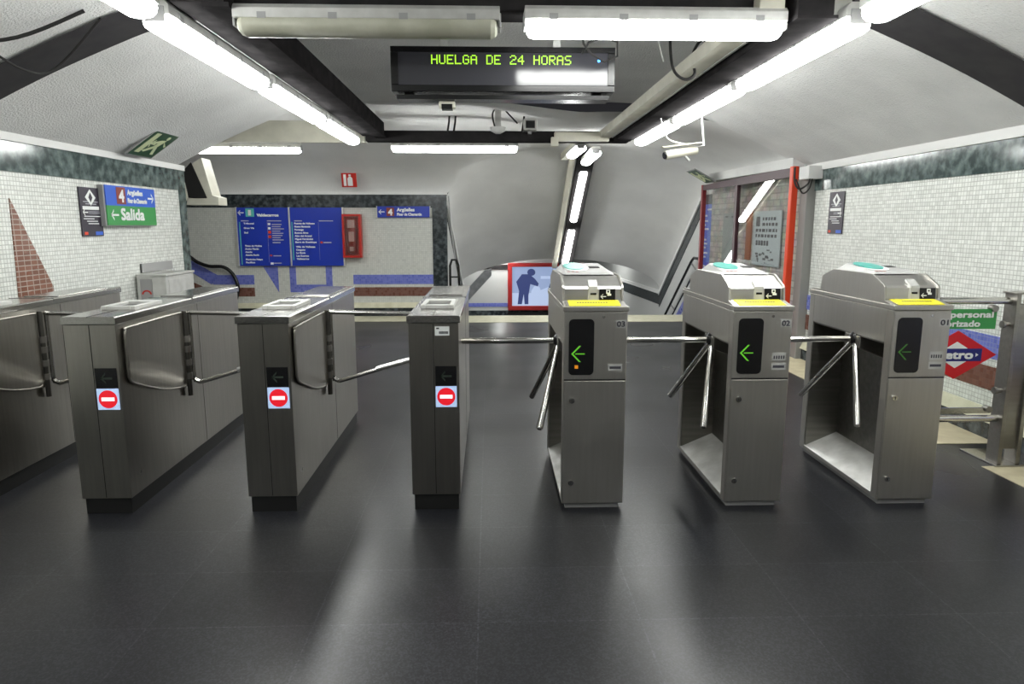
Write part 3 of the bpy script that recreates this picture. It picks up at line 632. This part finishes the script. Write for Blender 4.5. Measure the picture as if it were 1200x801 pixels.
# ================================================================ GLASS BARRIER AT THE RIGHT
t=thing('glass_barrier',(3.12,3.9,0),'steel and glass barrier with green sign, between turnstile 01 and right wall','barrier')
MB().box(-.06,-.035,-.05,.05,.012,1.04).box(.055,.08,-.05,.05,.012,1.04).box(-.05,.07,-.03,.03,.10,.98).box(-.07,.09,-.06,.06,1.04,1.052).build('post',STEEL_D,t,.003)
MB().box(-.09,.26,-.08,.24,0,.014).build('base_plate',STEEL_T,t,.003)
MB().tube([(-.815,0,1.0),(-.05,0,1.0)],.021,14).build('top_rail',CHROME,t)
MB().tube([(-.815,0,.285),(-.05,0,.285)],.021,14).build('bottom_rail',CHROME,t)
MB().box(-.60,-.11,-.004,.004,.325,.965).build('glass_pane',GLASS,t)
MB().box(-.60,-.11,-.008,.008,.318,.352).build('pane_channel',STEEL_T,t)
for x,z in ((-.16,.955),(-.125,.345)): MB().tube([(x,-.022,z),(x,.022,z)],.02,12).build('clamp',STEEL_D,t)
for z in (.86,.46): MB().tube([(-.10,-.01,z),(-.06,-.01,z)],.013,10).tube([(-.105,-.01,z),(-.09,-.01,z)],.022,10).build('bolt',STEEL_D,t)
f=front(3.12,3.9,0); f=Face((0,0,0),(1,0,0),(0,0,1))
s=MB(); f.rect(s,-.595,-.138,.833,.951,.005,.0065); s=s.build('authorised_staff_sign',GREEN,t)
m=MB(); f.text(m,'Solo personal',-.575,.902,.415,.036,.007,.004); f.text(m,'autorizado',-.525,.848,.29,.036,.007,.004); m.build('lettering',SIGNW,s)
cx,cz=-.358,.678
s=MB(); f.poly(s,[(cx-.245,cz),(cx,cz-.146),(cx+.245,cz),(cx,cz+.146)],.005,.0065); s=s.build('rhombus_logo',plain('logo_red',(.62,.01,.015),.35),t)
m=MB(); f.poly(m,[(cx-.13,cz),(cx,cz-.08),(cx+.13,cz),(cx,cz+.08)],.0067,.0072); m.build('logo_centre',SIGNW,s)
m=MB(); f.rect(m,cx-.155,cx+.155,cz-.038,cz+.038,.0074,.0080); m.build('logo_bar',plain('logo_blue',(.015,.02,.17),.35),s)
m=MB(); f.text(m,'Metro',cx-.135,cz-.022,.235,.048,.0085,.006); f.poly(m,[(cx+.118,cz+.012),(cx+.118,cz-.012),(cx+.135,cz)],.0083,.0086); m.build('lettering',SIGNW,s)

# ================================================================ LEFT WALL THINGS
m=MB(); F=onleft(XL,0,0); F.poly(m,[(4.895,1.62),(4.87,.93),(5.26,.93),(5.26,.985)],0,.006); struct(m.build('trim_26',TBR_X))
def notice(F,w,h,name,label,left_arrow):
    t=thing(name,F.P(0,0,0),label,'poster','narrow dark notices on the side walls')
    G=Face((0,0,0),F.u,F.w)
    b=MB(); G.rect(b,0,w,0,h,.004,.012); b.build('board',PURPLE,t)
    m=MB(); G.poly(m,[(w/2-.075,h-.08),(w/2,h-.145),(w/2+.075,h-.08),(w/2,h-.015)],.012,.0135); m.build('rhombus_logo',SIGNW,t)
    m=MB(); G.poly(m,[(w/2-.028,h-.08),(w/2,h-.12),(w/2+.028,h-.08),(w/2,h-.04)],.0137,.0145); m.build('logo_centre',PURPLE,t)
    m=MB(); G.rect(m,.03,w-.04,h*.545,h*.615,.012,.0135); G.arrow(m,.03 if left_arrow else w-.10,h*.49,.07,.055,.012,.0135,left_arrow)
    for k,(a,bx) in enumerate(((.14,.9),(.1,.6),(.25,.75),(.3,.8))): G.rect(m,w*a,w*bx,h*(.40-.05*k),h*(.417-.05*k),.012,.0135)
    m.build('lettering',SIGNW,t)
    m=MB(); 
    for k,(a,bx) in enumerate(((.15,.85),(.25,.75))): G.rect(m,w*a,w*bx,h*(.70-.045*k),h*(.715-.045*k),.012,.0132)
    for k in range(3): G.rect(m,w*.35,w*.9,h*(.505-.02*k),h*(.512-.02*k),.012,.0132)
    m.build('small_print',SIGNGREY,t)
    m=MB(); G.rect(m,w*.08,w*.24,.012,.035,.012,.0135); m.build('orange_mark',ORANGERED,t); m=MB(); G.rect(m,w*.6,w*.95,.008,.038,.012,.0135); m.build('blue_mark',BLUE_L,t)
notice(onleft(XL,5.70,1.345),.305,.395,'notice_sign','narrow dark purple notice on left wall, beside the Salida sign',True)
notice(onright(XR,6.84,1.35),.285,.405,'notice_sign','narrow dark purple notice alone on right tiled wall',False)
# Salida box sign
t=thing('exit_direction_sign',(XL,5.98,1.437),'blue and green direction box sign reading Salida, on left wall','sign')
G=Face((.055,0,0),(0,1,0),(0,0,1))
MB().box(.002,.05,0,.89,-.012,.335).build('casing',GREYP,t,.003)
m=MB(); G.rect(m,.02,.88,.165,.335,-.004,.004); m.build('blue_field',BLUE_L,t); m=MB(); G.rect(m,.02,.88,-.002,.165,-.004,.004); m.build('green_field',GREEN,t)
m=MB(); G.text(m,'Salida',.24,.045,.40,.10,.006,.010); G.arrow(m,.08,.085,.12,.085,.004,.006,True)
G.text(m,'Argüelles',.37,.265,.27,.045,.006,.006); G.text(m,'Pinar de Chamartín',.37,.195,.34,.042,.006,.005); G.arrow(m,.74,.245,.11,.085,.004,.006,False); m.build('lettering',SIGNW,t)
m=MB(); G.rect(m,.19,.34,.18,.325,.004,.006); b=m.build('line_number_box',BROWN,t)
m=MB(); G.text(m,'4',.225,.20,.08,.105,.008,.010); m.build('line_number',SIGNW,b)
# ticket machine against left wall
t=thing('ticket_validator',(XL,6.45,0),'grey metal ticket cabinet with small screen, against left wall behind gates','ticket machine')
MB().box(0.02,.20,.0,.56,0,.985).build('side_unit',LIGHTMETAL,t,.006)
MB().box(.17,.30,-.02,.58,0,.965).box(.16,.31,-.03,.59,.965,.985).build('front_unit',LIGHTMETAL,t,.006)
f=Face((0,0,0),(1,0,0),(0,0,1)); s=MB(); f.rect(s,.055,.165,.75,.94,.0,.008); s=s.build('screen',GREYP,t)
m=MB(); f.poly(m,[(.11+.045*math.cos(R(a)),.80+.04*math.sin(R(a))) for a in range(0,181,15)]+[(.11+.03*math.cos(R(a)),.80+.026*math.sin(R(a))) for a in range(180,-1,-15)],.008,.0095); m.build('red_arc',RED,s)
MB().box(.30,.304,.03,.54,.50,.93).build('panel_door',LIGHTMETAL,t,.003)
tag(MB().box(XL,XL+.012,6.58,7.22,.99,1.075).box(XL,XL+.02,6.58,6.60,.99,1.075).build('wall_plate',GREYP),'small grey metal plate on left wall above the ticket cabinet','plate')
# exit pictogram on left vault
def exit_sign(F,w,h,name,label,flip):
    t=thing(name,F.P(0,0,0),label,'sign','green emergency exit signs'); G=Face((0,0,0),F.u,F.w)
    b=MB(); G.rect(b,0,w,0,h,0,.015); b.build('frame',GREYP,t,.002); b=MB(); G.rect(b,.02,w-.02,.02,h-.02,.015,.018); b.build('panel',DKGREEN,t)
    m=MB(); 
    if flip: G.rect(m,.06,w*.30,.06,h-.06,.018,.02)
    else: G.rect(m,.05,.12,.05,h-.05,.018,.02)
    cx=w*.62; k=h
    G.poly(m,disc(cx+.04,k*.76,.024,.024,12),.018,.02)
    for p in ([(-.02,.66),(.05,.68),(.02,.40),(-.05,.40)],[(-.05,.42),(.02,.42),(-.10,.20),(-.14,.24)],[(-.02,.42),(.03,.42),(.10,.16),(.05,.16)],[(.02,.66),(.05,.62),(.14,.50),(.12,.46)],[(-.02,.66),(-.11,.55),(-.10,.50),(.0,.58)]): G.poly(m,[(cx+a,k*b_) for a,b_ in p],.018,.02)
    G.arrow(m,w*.28,k*.5,.10,.10,.018,.02,True)
    m.build('pictogram',SIGNY,t)
exit_sign(Face((-3.20,6.28,2.06),(0,1,0),(.33,0,.23)),.46,.39,'emergency_exit_sign','green running man sign on the sloping left vault',True)
exit_sign(Face((3.06,9.75,2.02),(0,-1,0),(-.36,0,.20)),.40,.34,'emergency_exit_sign','small green running man sign above the showcase, right side',False)
# roller shutter end box at the corner
t=thing('shutter_guide',(0,7.90,0),'cream framed black shutter end box at end of left wall','shutter box')
m=MB(); m.prism([(-3.30,2.10),(-3.19,2.17),(-3.095,1.76),(-3.03,1.74),(-3.03,1.655),(-3.39,1.655),(-3.37,1.73),(-3.16,1.73)][:8],1,0,.25); m.build('frame',CREAM,t,.003)
m=MB(); m.prism([(-3.30,2.12),(-3.40,2.02),(-3.36,1.735),(-3.155,1.735)],1,-.012,.2); m.build('opening',BLACKM,t)
m=MB(); m.prism([(-3.42,2.0),(-3.40,2.03),(-3.355,1.73),(-3.39,1.70)],1,-.02,.2); m.build('edge_strip',CREAM,t)

# ================================================================ BACK WALL THINGS
t=thing('station_list_board',(-3.94,YB-.015,.80),'large blue two-panel station list board for line 1, on back wall','sign')
f=Face((0,0,0),(1,0,0),(0,0,1)); W=1.66; H=.90
m=MB(); f.rect(m,0,W,0,H,0,.04); m.build('panel',BLUE,t,.003)
for x in (0,.815,W-.02): m=MB(); f.rect(m,x,x+.022,-.005,H+.005,.0,.05); m.build('divider',LIGHTMETAL,t)
m=MB(); f.rect(m,.16,.29,.76,.885,.04,.045); b=m.build('line_number_box',TEALSIGN,t); m=MB(); f.text(m,'1',.203,.78,.040,.085,.047,.004); m.build('line_number',SIGNW,b)
m=MB(); f.arrow(m,.04,.82,.09,.075,.04,.044,True); f.text(m,'Valdecarros',.33,.765,.33,.042,.042,.007)
for i,s in enumerate(['Tribunal','Gran Vía','Sol']): f.text(m,s,.12,.645-.07*i,.028*len(s)*.7,.024,.042,.004)
for i,s in enumerate(['Tirso de Molina','Antón Martín','Atocha','Atocha Renfe']): f.text(m,s,.12,.30-.047*i,.024*len(s)*.72,.024,.042,.004)
for i,s in enumerate(['Menéndez Pelayo','Pacífico']): f.text(m,s,.12,.09-.047*i,.024*len(s)*.72,.024,.042,.004)
for i,s in enumerate(['Puente de Vallecas','Nueva Numancia','Portazgo','Buenos Aires','Alto del Arenal','Miguel Hernández','Sierra de Guadalupe']): f.text(m,s,.90,.645-.048*i,.024*len(s)*.72,.025,.042,.004)
for i,s in enumerate(['Villa de Vallecas','Congosto','La Gavia','Las Suertes','Valdecarros']): f.text(m,s,.91,.285-.047*i,.024*len(s)*.72,.025,.042,.004)
m.build('station_names',SIGNW,t)
m=MB(); f.rect(m,.05,.066,.02,.68,.04,.043); f.rect(m,.855,.871,.09,.68,.04,.043); m.build('line_strip',TEALSIGN,t)
m=MB(); f.rect(m,.08,.20,.69,.703,.04,.042); f.rect(m,.48,.70,.69,.703,.04,.042); f.rect(m,.90,1.02,.69,.703,.04,.042); f.rect(m,1.28,1.50,.69,.703,.04,.042)
for i in range(8): f.rect(m,.55,.55+random.uniform(.12,.22),.635-.034*i,.648-.034*i,.04,.042)
for y in (.355,.15,.035,): f.rect(m,.55,.67,y,y+.014,.04,.042)
f.rect(m,1.34,1.46,.355,.37,.04,.042); f.rect(m,.48,.482,.05,.68,.04,.041); f.rect(m,1.27,1.272,.09,.68,.04,.041); m.build('small_print',SIGNGREY,t)
m=MB()
for y in (.50,.43,): f.rect(m,.49,.535,y,y+.045,.04,.043)
f.rect(m,.50,.53,.15,.175,.04,.043); f.rect(m,1.29,1.325,.35,.38,.04,.043); m.build('connection_marks',ORANGERED,t)
m=MB(); f.rect(m,.49,.53,.63,.665,.04,.043); f.rect(m,.50,.545,.02,.055,.04,.043); f.rect(m,.49,.53,.565,.60,.04,.043); m.build('pale_marks',SIGNW,t)

t=thing('direction_sign',(-1.765,YB,1.55),'small blue sign with brown 4 box reading Argüelles, on back wall','sign')
m=MB(); f.rect(m,0,.84,0,.17,0,.04); m.build('panel',BLUE,t,.003); m=MB(); f.rect(m,0,.012,-.005,.175,0,.05); f.rect(m,.828,.84,-.005,.175,0,.05); m.build('end_strip',LIGHTMETAL,t)
m=MB(); f.rect(m,.155,.275,.02,.15,.04,.044); b=m.build('line_number_box',BROWN,t); m=MB(); f.text(m,'4',.185,.035,.06,.095,.046,.012); m.build('line_number',SIGNW,b)
m=MB(); f.arrow(m,.035,.085,.09,.075,.04,.044,True); f.text(m,'Argüelles',.32,.095,.27,.05,.042,.007); f.text(m,'Pinar de Chamartín',.32,.028,.38,.042,.042,.005); m.build('lettering',SIGNW,t)

t=thing('fire_hose_cabinet',(-2.29,YB,.93),'red fire extinguisher cabinet with glass front, beside blue station board','fire cabinet')
m=MB(); m.box(0,.29,-.14,0,0,.04); m.box(0,.29,-.14,0,.63,.67); m.box(0,.04,-.14,0,.04,.63); m.box(.25,.29,-.14,0,.04,.63); m.box(0,.29,-.02,0,0,.67); m.build('case',RED,t,.004)
m=MB(); m.tube([(.14,-.07,.06),(.14,-.07,.08),(.14,-.07,.44),(.14,-.07,.50),(.14,-.07,.54)],[.03,.07,.07,.05,.02],16); b=m.build('extinguisher',plain('deep_red',(.28,.02,.015),.35),t)
m=MB(); m.box(.085,.195,-.145,-.142,.46,.58); m.box(.11,.17,-.145,-.142,.10,.17); m.box(.10,.18,-.145,-.142,.25,.40); m.build('instruction_label',plain('pink_label',(.55,.28,.27),.5),b)
MB().box(.03,.26,-.15,-.148,.03,.64).build('glass_front',GLASS,t)
t=thing('extinguisher_sign',(-2.23,YB-.27,2.0),'red and white extinguisher sign on ceiling curve above back wall','sign')
G=Face((0,-.06,0),(1,0,0),(0,.15,1)); G=Face((0,0,0),(1,0,0),(0,-.22,1))
m=MB(); G.rect(m,0,.225,0,.21,0,.012); m.build('plate',RED,t); m=MB(); G.rect(m,.03,.07,.02,.19,.012,.014); G.poly(m,[(.09,.02),(.165,.02),(.165,.13),(.14,.16),(.115,.16),(.09,.13)],.012,.014); G.rect(m,.11,.145,.165,.19,.012,.014); m.build('pictogram',SIGNW,t)
tag(MB().tube(smooth_path([(-4.85,10.85,1.04),(-4.68,10.85,.955),(-4.55,10.85,.86),(-4.38,10.85,.80),(-4.16,10.85,.785),(-4.02,10.85,.67),(-3.955,10.85,.47),(-4.0,10.85,.28),(-4.1,10.85,.12),(-4.14,10.85,.03)]),.028,12).build('corrugated_hose',BLACK),'thick black hose looping down the back wall behind exit gates','hose')

# ================================================================ RIGHT: SHOWCASE, POSTERS, BOARD, HANDRAILS
t=thing('glass_showcase',(3.25,7.36,0),'glazed showcase with red posts at end of right tiled wall','showcase',rz=R(3.6))
MB().box(-.035,.035,-.02,.05,0,2.05).build('front_post',ORANGERED,t,.008)
MB().box(-.03,.03,2.58,2.64,0,2.0).build('far_post',plain('dark_red_paint',(.20,.012,.018),.4),t,.005)
MB().box(-.025,.025,1.40,1.47,.1,1.97).build('mullion',MAROON,t,.004)
MB().prism([(.05,2.045),(2.6,1.995),(2.6,1.925),(.05,1.94)],0,-.025,.025).build('top_rail',MAROON,t)
MB().box(-.025,.025,.05,2.6,.03,.42).build('bottom_rail',MAROON,t)
MB().box(-.004,.004,.05,1.40,.42,1.94).build('glass_pane',GLASS_B,t); MB().prism([(-.022,1.47),(-.014,1.47),(.026,2.58),(.018,2.58)],2,.42,1.94).build('glass_pane',GLASS_B,t)
tag(MB().box(3.31,3.44,7.18,7.34,0,2.04).build('corner_post',plain('grey_post_paint',(.26,.26,.25),.5),bevel=.004),'grey steel corner post beside the orange red showcase post','post')
def sheet(name,F,w,h,mat,label,rows):
    t=thing(name,F.P(0,0,0),label,'poster'); G=Face((0,0,0),F.u,F.w)
    m=MB(); G.rect(m,0,w,0,h,0,.012); m.build('paper',mat,t)
    m=MB()
    for (x0,x1,y0,y1) in rows: G.rect(m,x0*w,x1*w,y0*h,y1*h,.012,.014)
    m.build('print',INK,t)
rows=[(.10,.24,.72,.90)]
for k,y in enumerate((.83,.73,.62,.52)):
    x=.34 if k<2 else .10
    while x<.85: w_=random.uniform(.05,.11); rows.append((x,min(.88,x+w_),y,y+.055)); x+=w_+.04
for i in range(5): rows.append((.12+i*.1,.19+i*.1,.37,.46))
for i in range(16): a,b=random.uniform(.1,.8),random.uniform(.03,.28); rows.append((a,a+random.uniform(.03,.12),b,b+random.uniform(.01,.05)))
sheet('wall_poster',Face((3.290,8.50,.95),(.0586,-.998,0),(0,0,1)),.71,.65,PAPER,'pale blue poster with dark lettering inside the glass showcase',rows)
sheet('wall_poster',Face((3.232,9.46,.88),(.0586,-.998,0),(0,0,1)),.46,.71,PAPER_D,'faint grey poster behind left pane of the glass showcase',[(.15,.35,.92,.95),(.6,.8,.92,.95)])
tag(MB().prism([(3.282,8.60),(3.274,8.74),(3.30,8.74),(3.30,8.60)],2,1.0,1.68).build('orange_panel',plain('faded_orange',(.42,.13,.05),.6)),'narrow faded orange strip behind showcase glass, left of poster','panel')
t=thing('line_map_board',(XS,10.72,.70),'tall pale blue line board beyond the showcase, on stair wall','sign')
G=Face((0,0,0),(0,-1,0),(0,0,1)); m=MB(); G.rect(m,0,.66,0,1.04,.012,.04); m.build('panel',BLUE_L,t)
m=MB(); 
for y,x0,x1 in ((.95,.08,.2),(.95,.3,.6),(.86,.1,.3),(.78,.1,.35),(.72,.1,.25),(.66,.1,.4),(.5,.1,.3),(.44,.1,.35),(.38,.1,.28),(.30,.1,.4),(.24,.1,.3),(.1,.1,.3)): G.rect(m,x0,x1,y,y+.025,.04,.043)
m.build('lettering',SIGNW,t)
t=thing('wall_junction_box',(XR-.16,7.02,1.90),'white box with hanging cables at top of corner post','junction box')
MB().box(.0,.16,.0,.22,0,.13).build('box_body',WHITE,t,.005); MB().tube(smooth_path([(.03,.02,.02),(.01,.02,-.05),(-.06,.05,-.10),(-.10,.08,-.03),(-.10,.10,.12)]),.010,8).tube(smooth_path([(.05,.02,.0),(.03,.03,-.10),(-.03,.05,-.14),(-.08,.1,.0)]),.008,8).build('cord',BLACKM,t)
t=thing('stair_handrail',(XS-.09,10.55,0),'black handrail going down right wall of the stairs','handrail')
MB().tube([(0,0,.60),(0,0,.88),(0,.06,.915),(0,.30,.915),(0,.42,.86),(0,2.55,-.64)],.022,10).build('rail',BLACK,t)
MB().tube([(0,.35,.62),(0,2.55,-.93)],.014,8).tube([(0,0,.62),(0,.35,.62)],.014,8).build('lower_rail',BLACK,t)
MB().tube([(0,.45,.84),(.08,.45,.72)],.012,8).tube([(0,1.6,.03),(.08,1.6,-.08)],.012,8).build('bracket',GREYP,t)
t=thing('stair_handrail',(-.60,10.88,0),'black handrail end at left side of the stair head','handrail')
MB().tube([(-.03,.0,.0),(-.03,.0,.80),(0,0,.89),(.07,0,.89),(.10,.02,.80),(.10,.3,.4),(.14,2.2,-1.0)],.020,10).build('rail',BLACK,t); MB().tube([(-.02,0,.62),(.10,0,.62)],.012,8).build('bracket',BLACK,t)
tag(MB().tube([(-.64,YB-.03,1.88),(-.60,YB-.03,1.3),(-.55,YB-.02,.9)],.010,8).build('wall_conduit',GREYP),'thin grey conduit down the corner at left of the stairs','pipe')

# television on the lower landing
t=thing('wall_screen',(.38,14.58,-.36),'lit video screen in a red frame at foot of the stairs','screen')
m=MB(); w_,h_=1.62,1.0
m.box(0,w_,-.14,0,0,.09); m.box(0,w_,-.14,0,h_-.08,h_); m.box(0,.09,-.14,0,.09,h_-.08); m.box(w_-.09,w_,-.14,0,.09,h_-.08); m.build('frame',plain('frame_red',(.36,.02,.02),.35),t,.006)
f=Face((0,-.04,0),(1,0,0),(0,0,1)); s=MB(); f.rect(s,.09,w_-.09,.09,h_-.08,.0,.01); s=s.build('picture',TVM['sky'],t)
m=MB(); f.rect(m,.09,w_-.09,.09,.36,.01,.012); f.poly(m,[(.55,.36),(.9,.50),(1.3,.52),(w_-.09,.45),(w_-.09,.36)],.01,.0115); f.rect(m,.7,1.2,.66,.72,.01,.0115); m.build('picture_snow',TVM['snow'],s)
m=MB(); f.poly(m,disc(.50,.80,.085,.075),.012,.014); f.poly(m,[(.18,.60),(.30,.76),(.46,.76),(.58,.66),(.66,.56),(.64,.50),(.48,.55),(.44,.30),(.44,.12),(.36,.12),(.34,.34),(.30,.12),(.21,.12),(.24,.40)],.012,.014); m.build('picture_figure',TVM['coat'],s)
m=MB(); f.poly(m,[(.48,.10),(.50,.40),(.56,.50),(.62,.52),(.68,.48),(.74,.30),(.78,.10)],.0121,.0138); f.poly(m,disc(.61,.55,.05,.05),.0121,.0138); m.build('picture_light_figure',TVM['snow'],s)
m=MB(); f.poly(m,[(.86,.44),(.90,.56),(.98,.56),(1.0,.44)],.012,.014); f.poly(m,[(1.02,.42),(1.04,.58),(1.16,.58),(1.18,.42)],.012,.014); f.poly(m,[(.9,.2),(1.0,.26),(1.15,.24),(1.1,.17)],.012,.014); m.build('picture_shapes',TVM['dark'],s)
m=MB(); m.box(-.0,1.62,-.03,0,-.16,-.05); m.build('lower_trim',BLACKM,t)
lw=luminaire(1.2); lw.location=(.3,16.4,.75); tag(lw,'lit tube light in lower passage beyond the stairs',group=G2)
dup(lw,(.2,13.35,.80),'lit tube light over lower landing by the video screen'); dup(lw,(2.4,15.6,.80),'lit tube light over right side of lower passage')

# ================================================================ CAMERA, WORLD, VIEW
sc=bpy.context.scene
cd=bpy.data.cameras.new('camera'); cam=bpy.data.objects.new('camera',cd); col.objects.link(cam)
cd.sensor_width=36; cd.lens=24; cd.clip_start=.05; cam.location=(0,0,1.44)
cam.rotation_euler=(R(90-9.755),0,R(-1.85)); sc.camera=cam
w=bpy.data.worlds.new('world'); sc.world=w; w.use_nodes=True; w.node_tree.nodes['Background'].inputs[0].default_value=(.02,.02,.022,1)
sc.view_settings.view_transform='Standard'; sc.view_settings.look='None'; sc.view_settings.gamma=1; sc.view_settings.exposure=-.0
try: sc.view_settings.use_curve_mapping=False
except Exception: pass
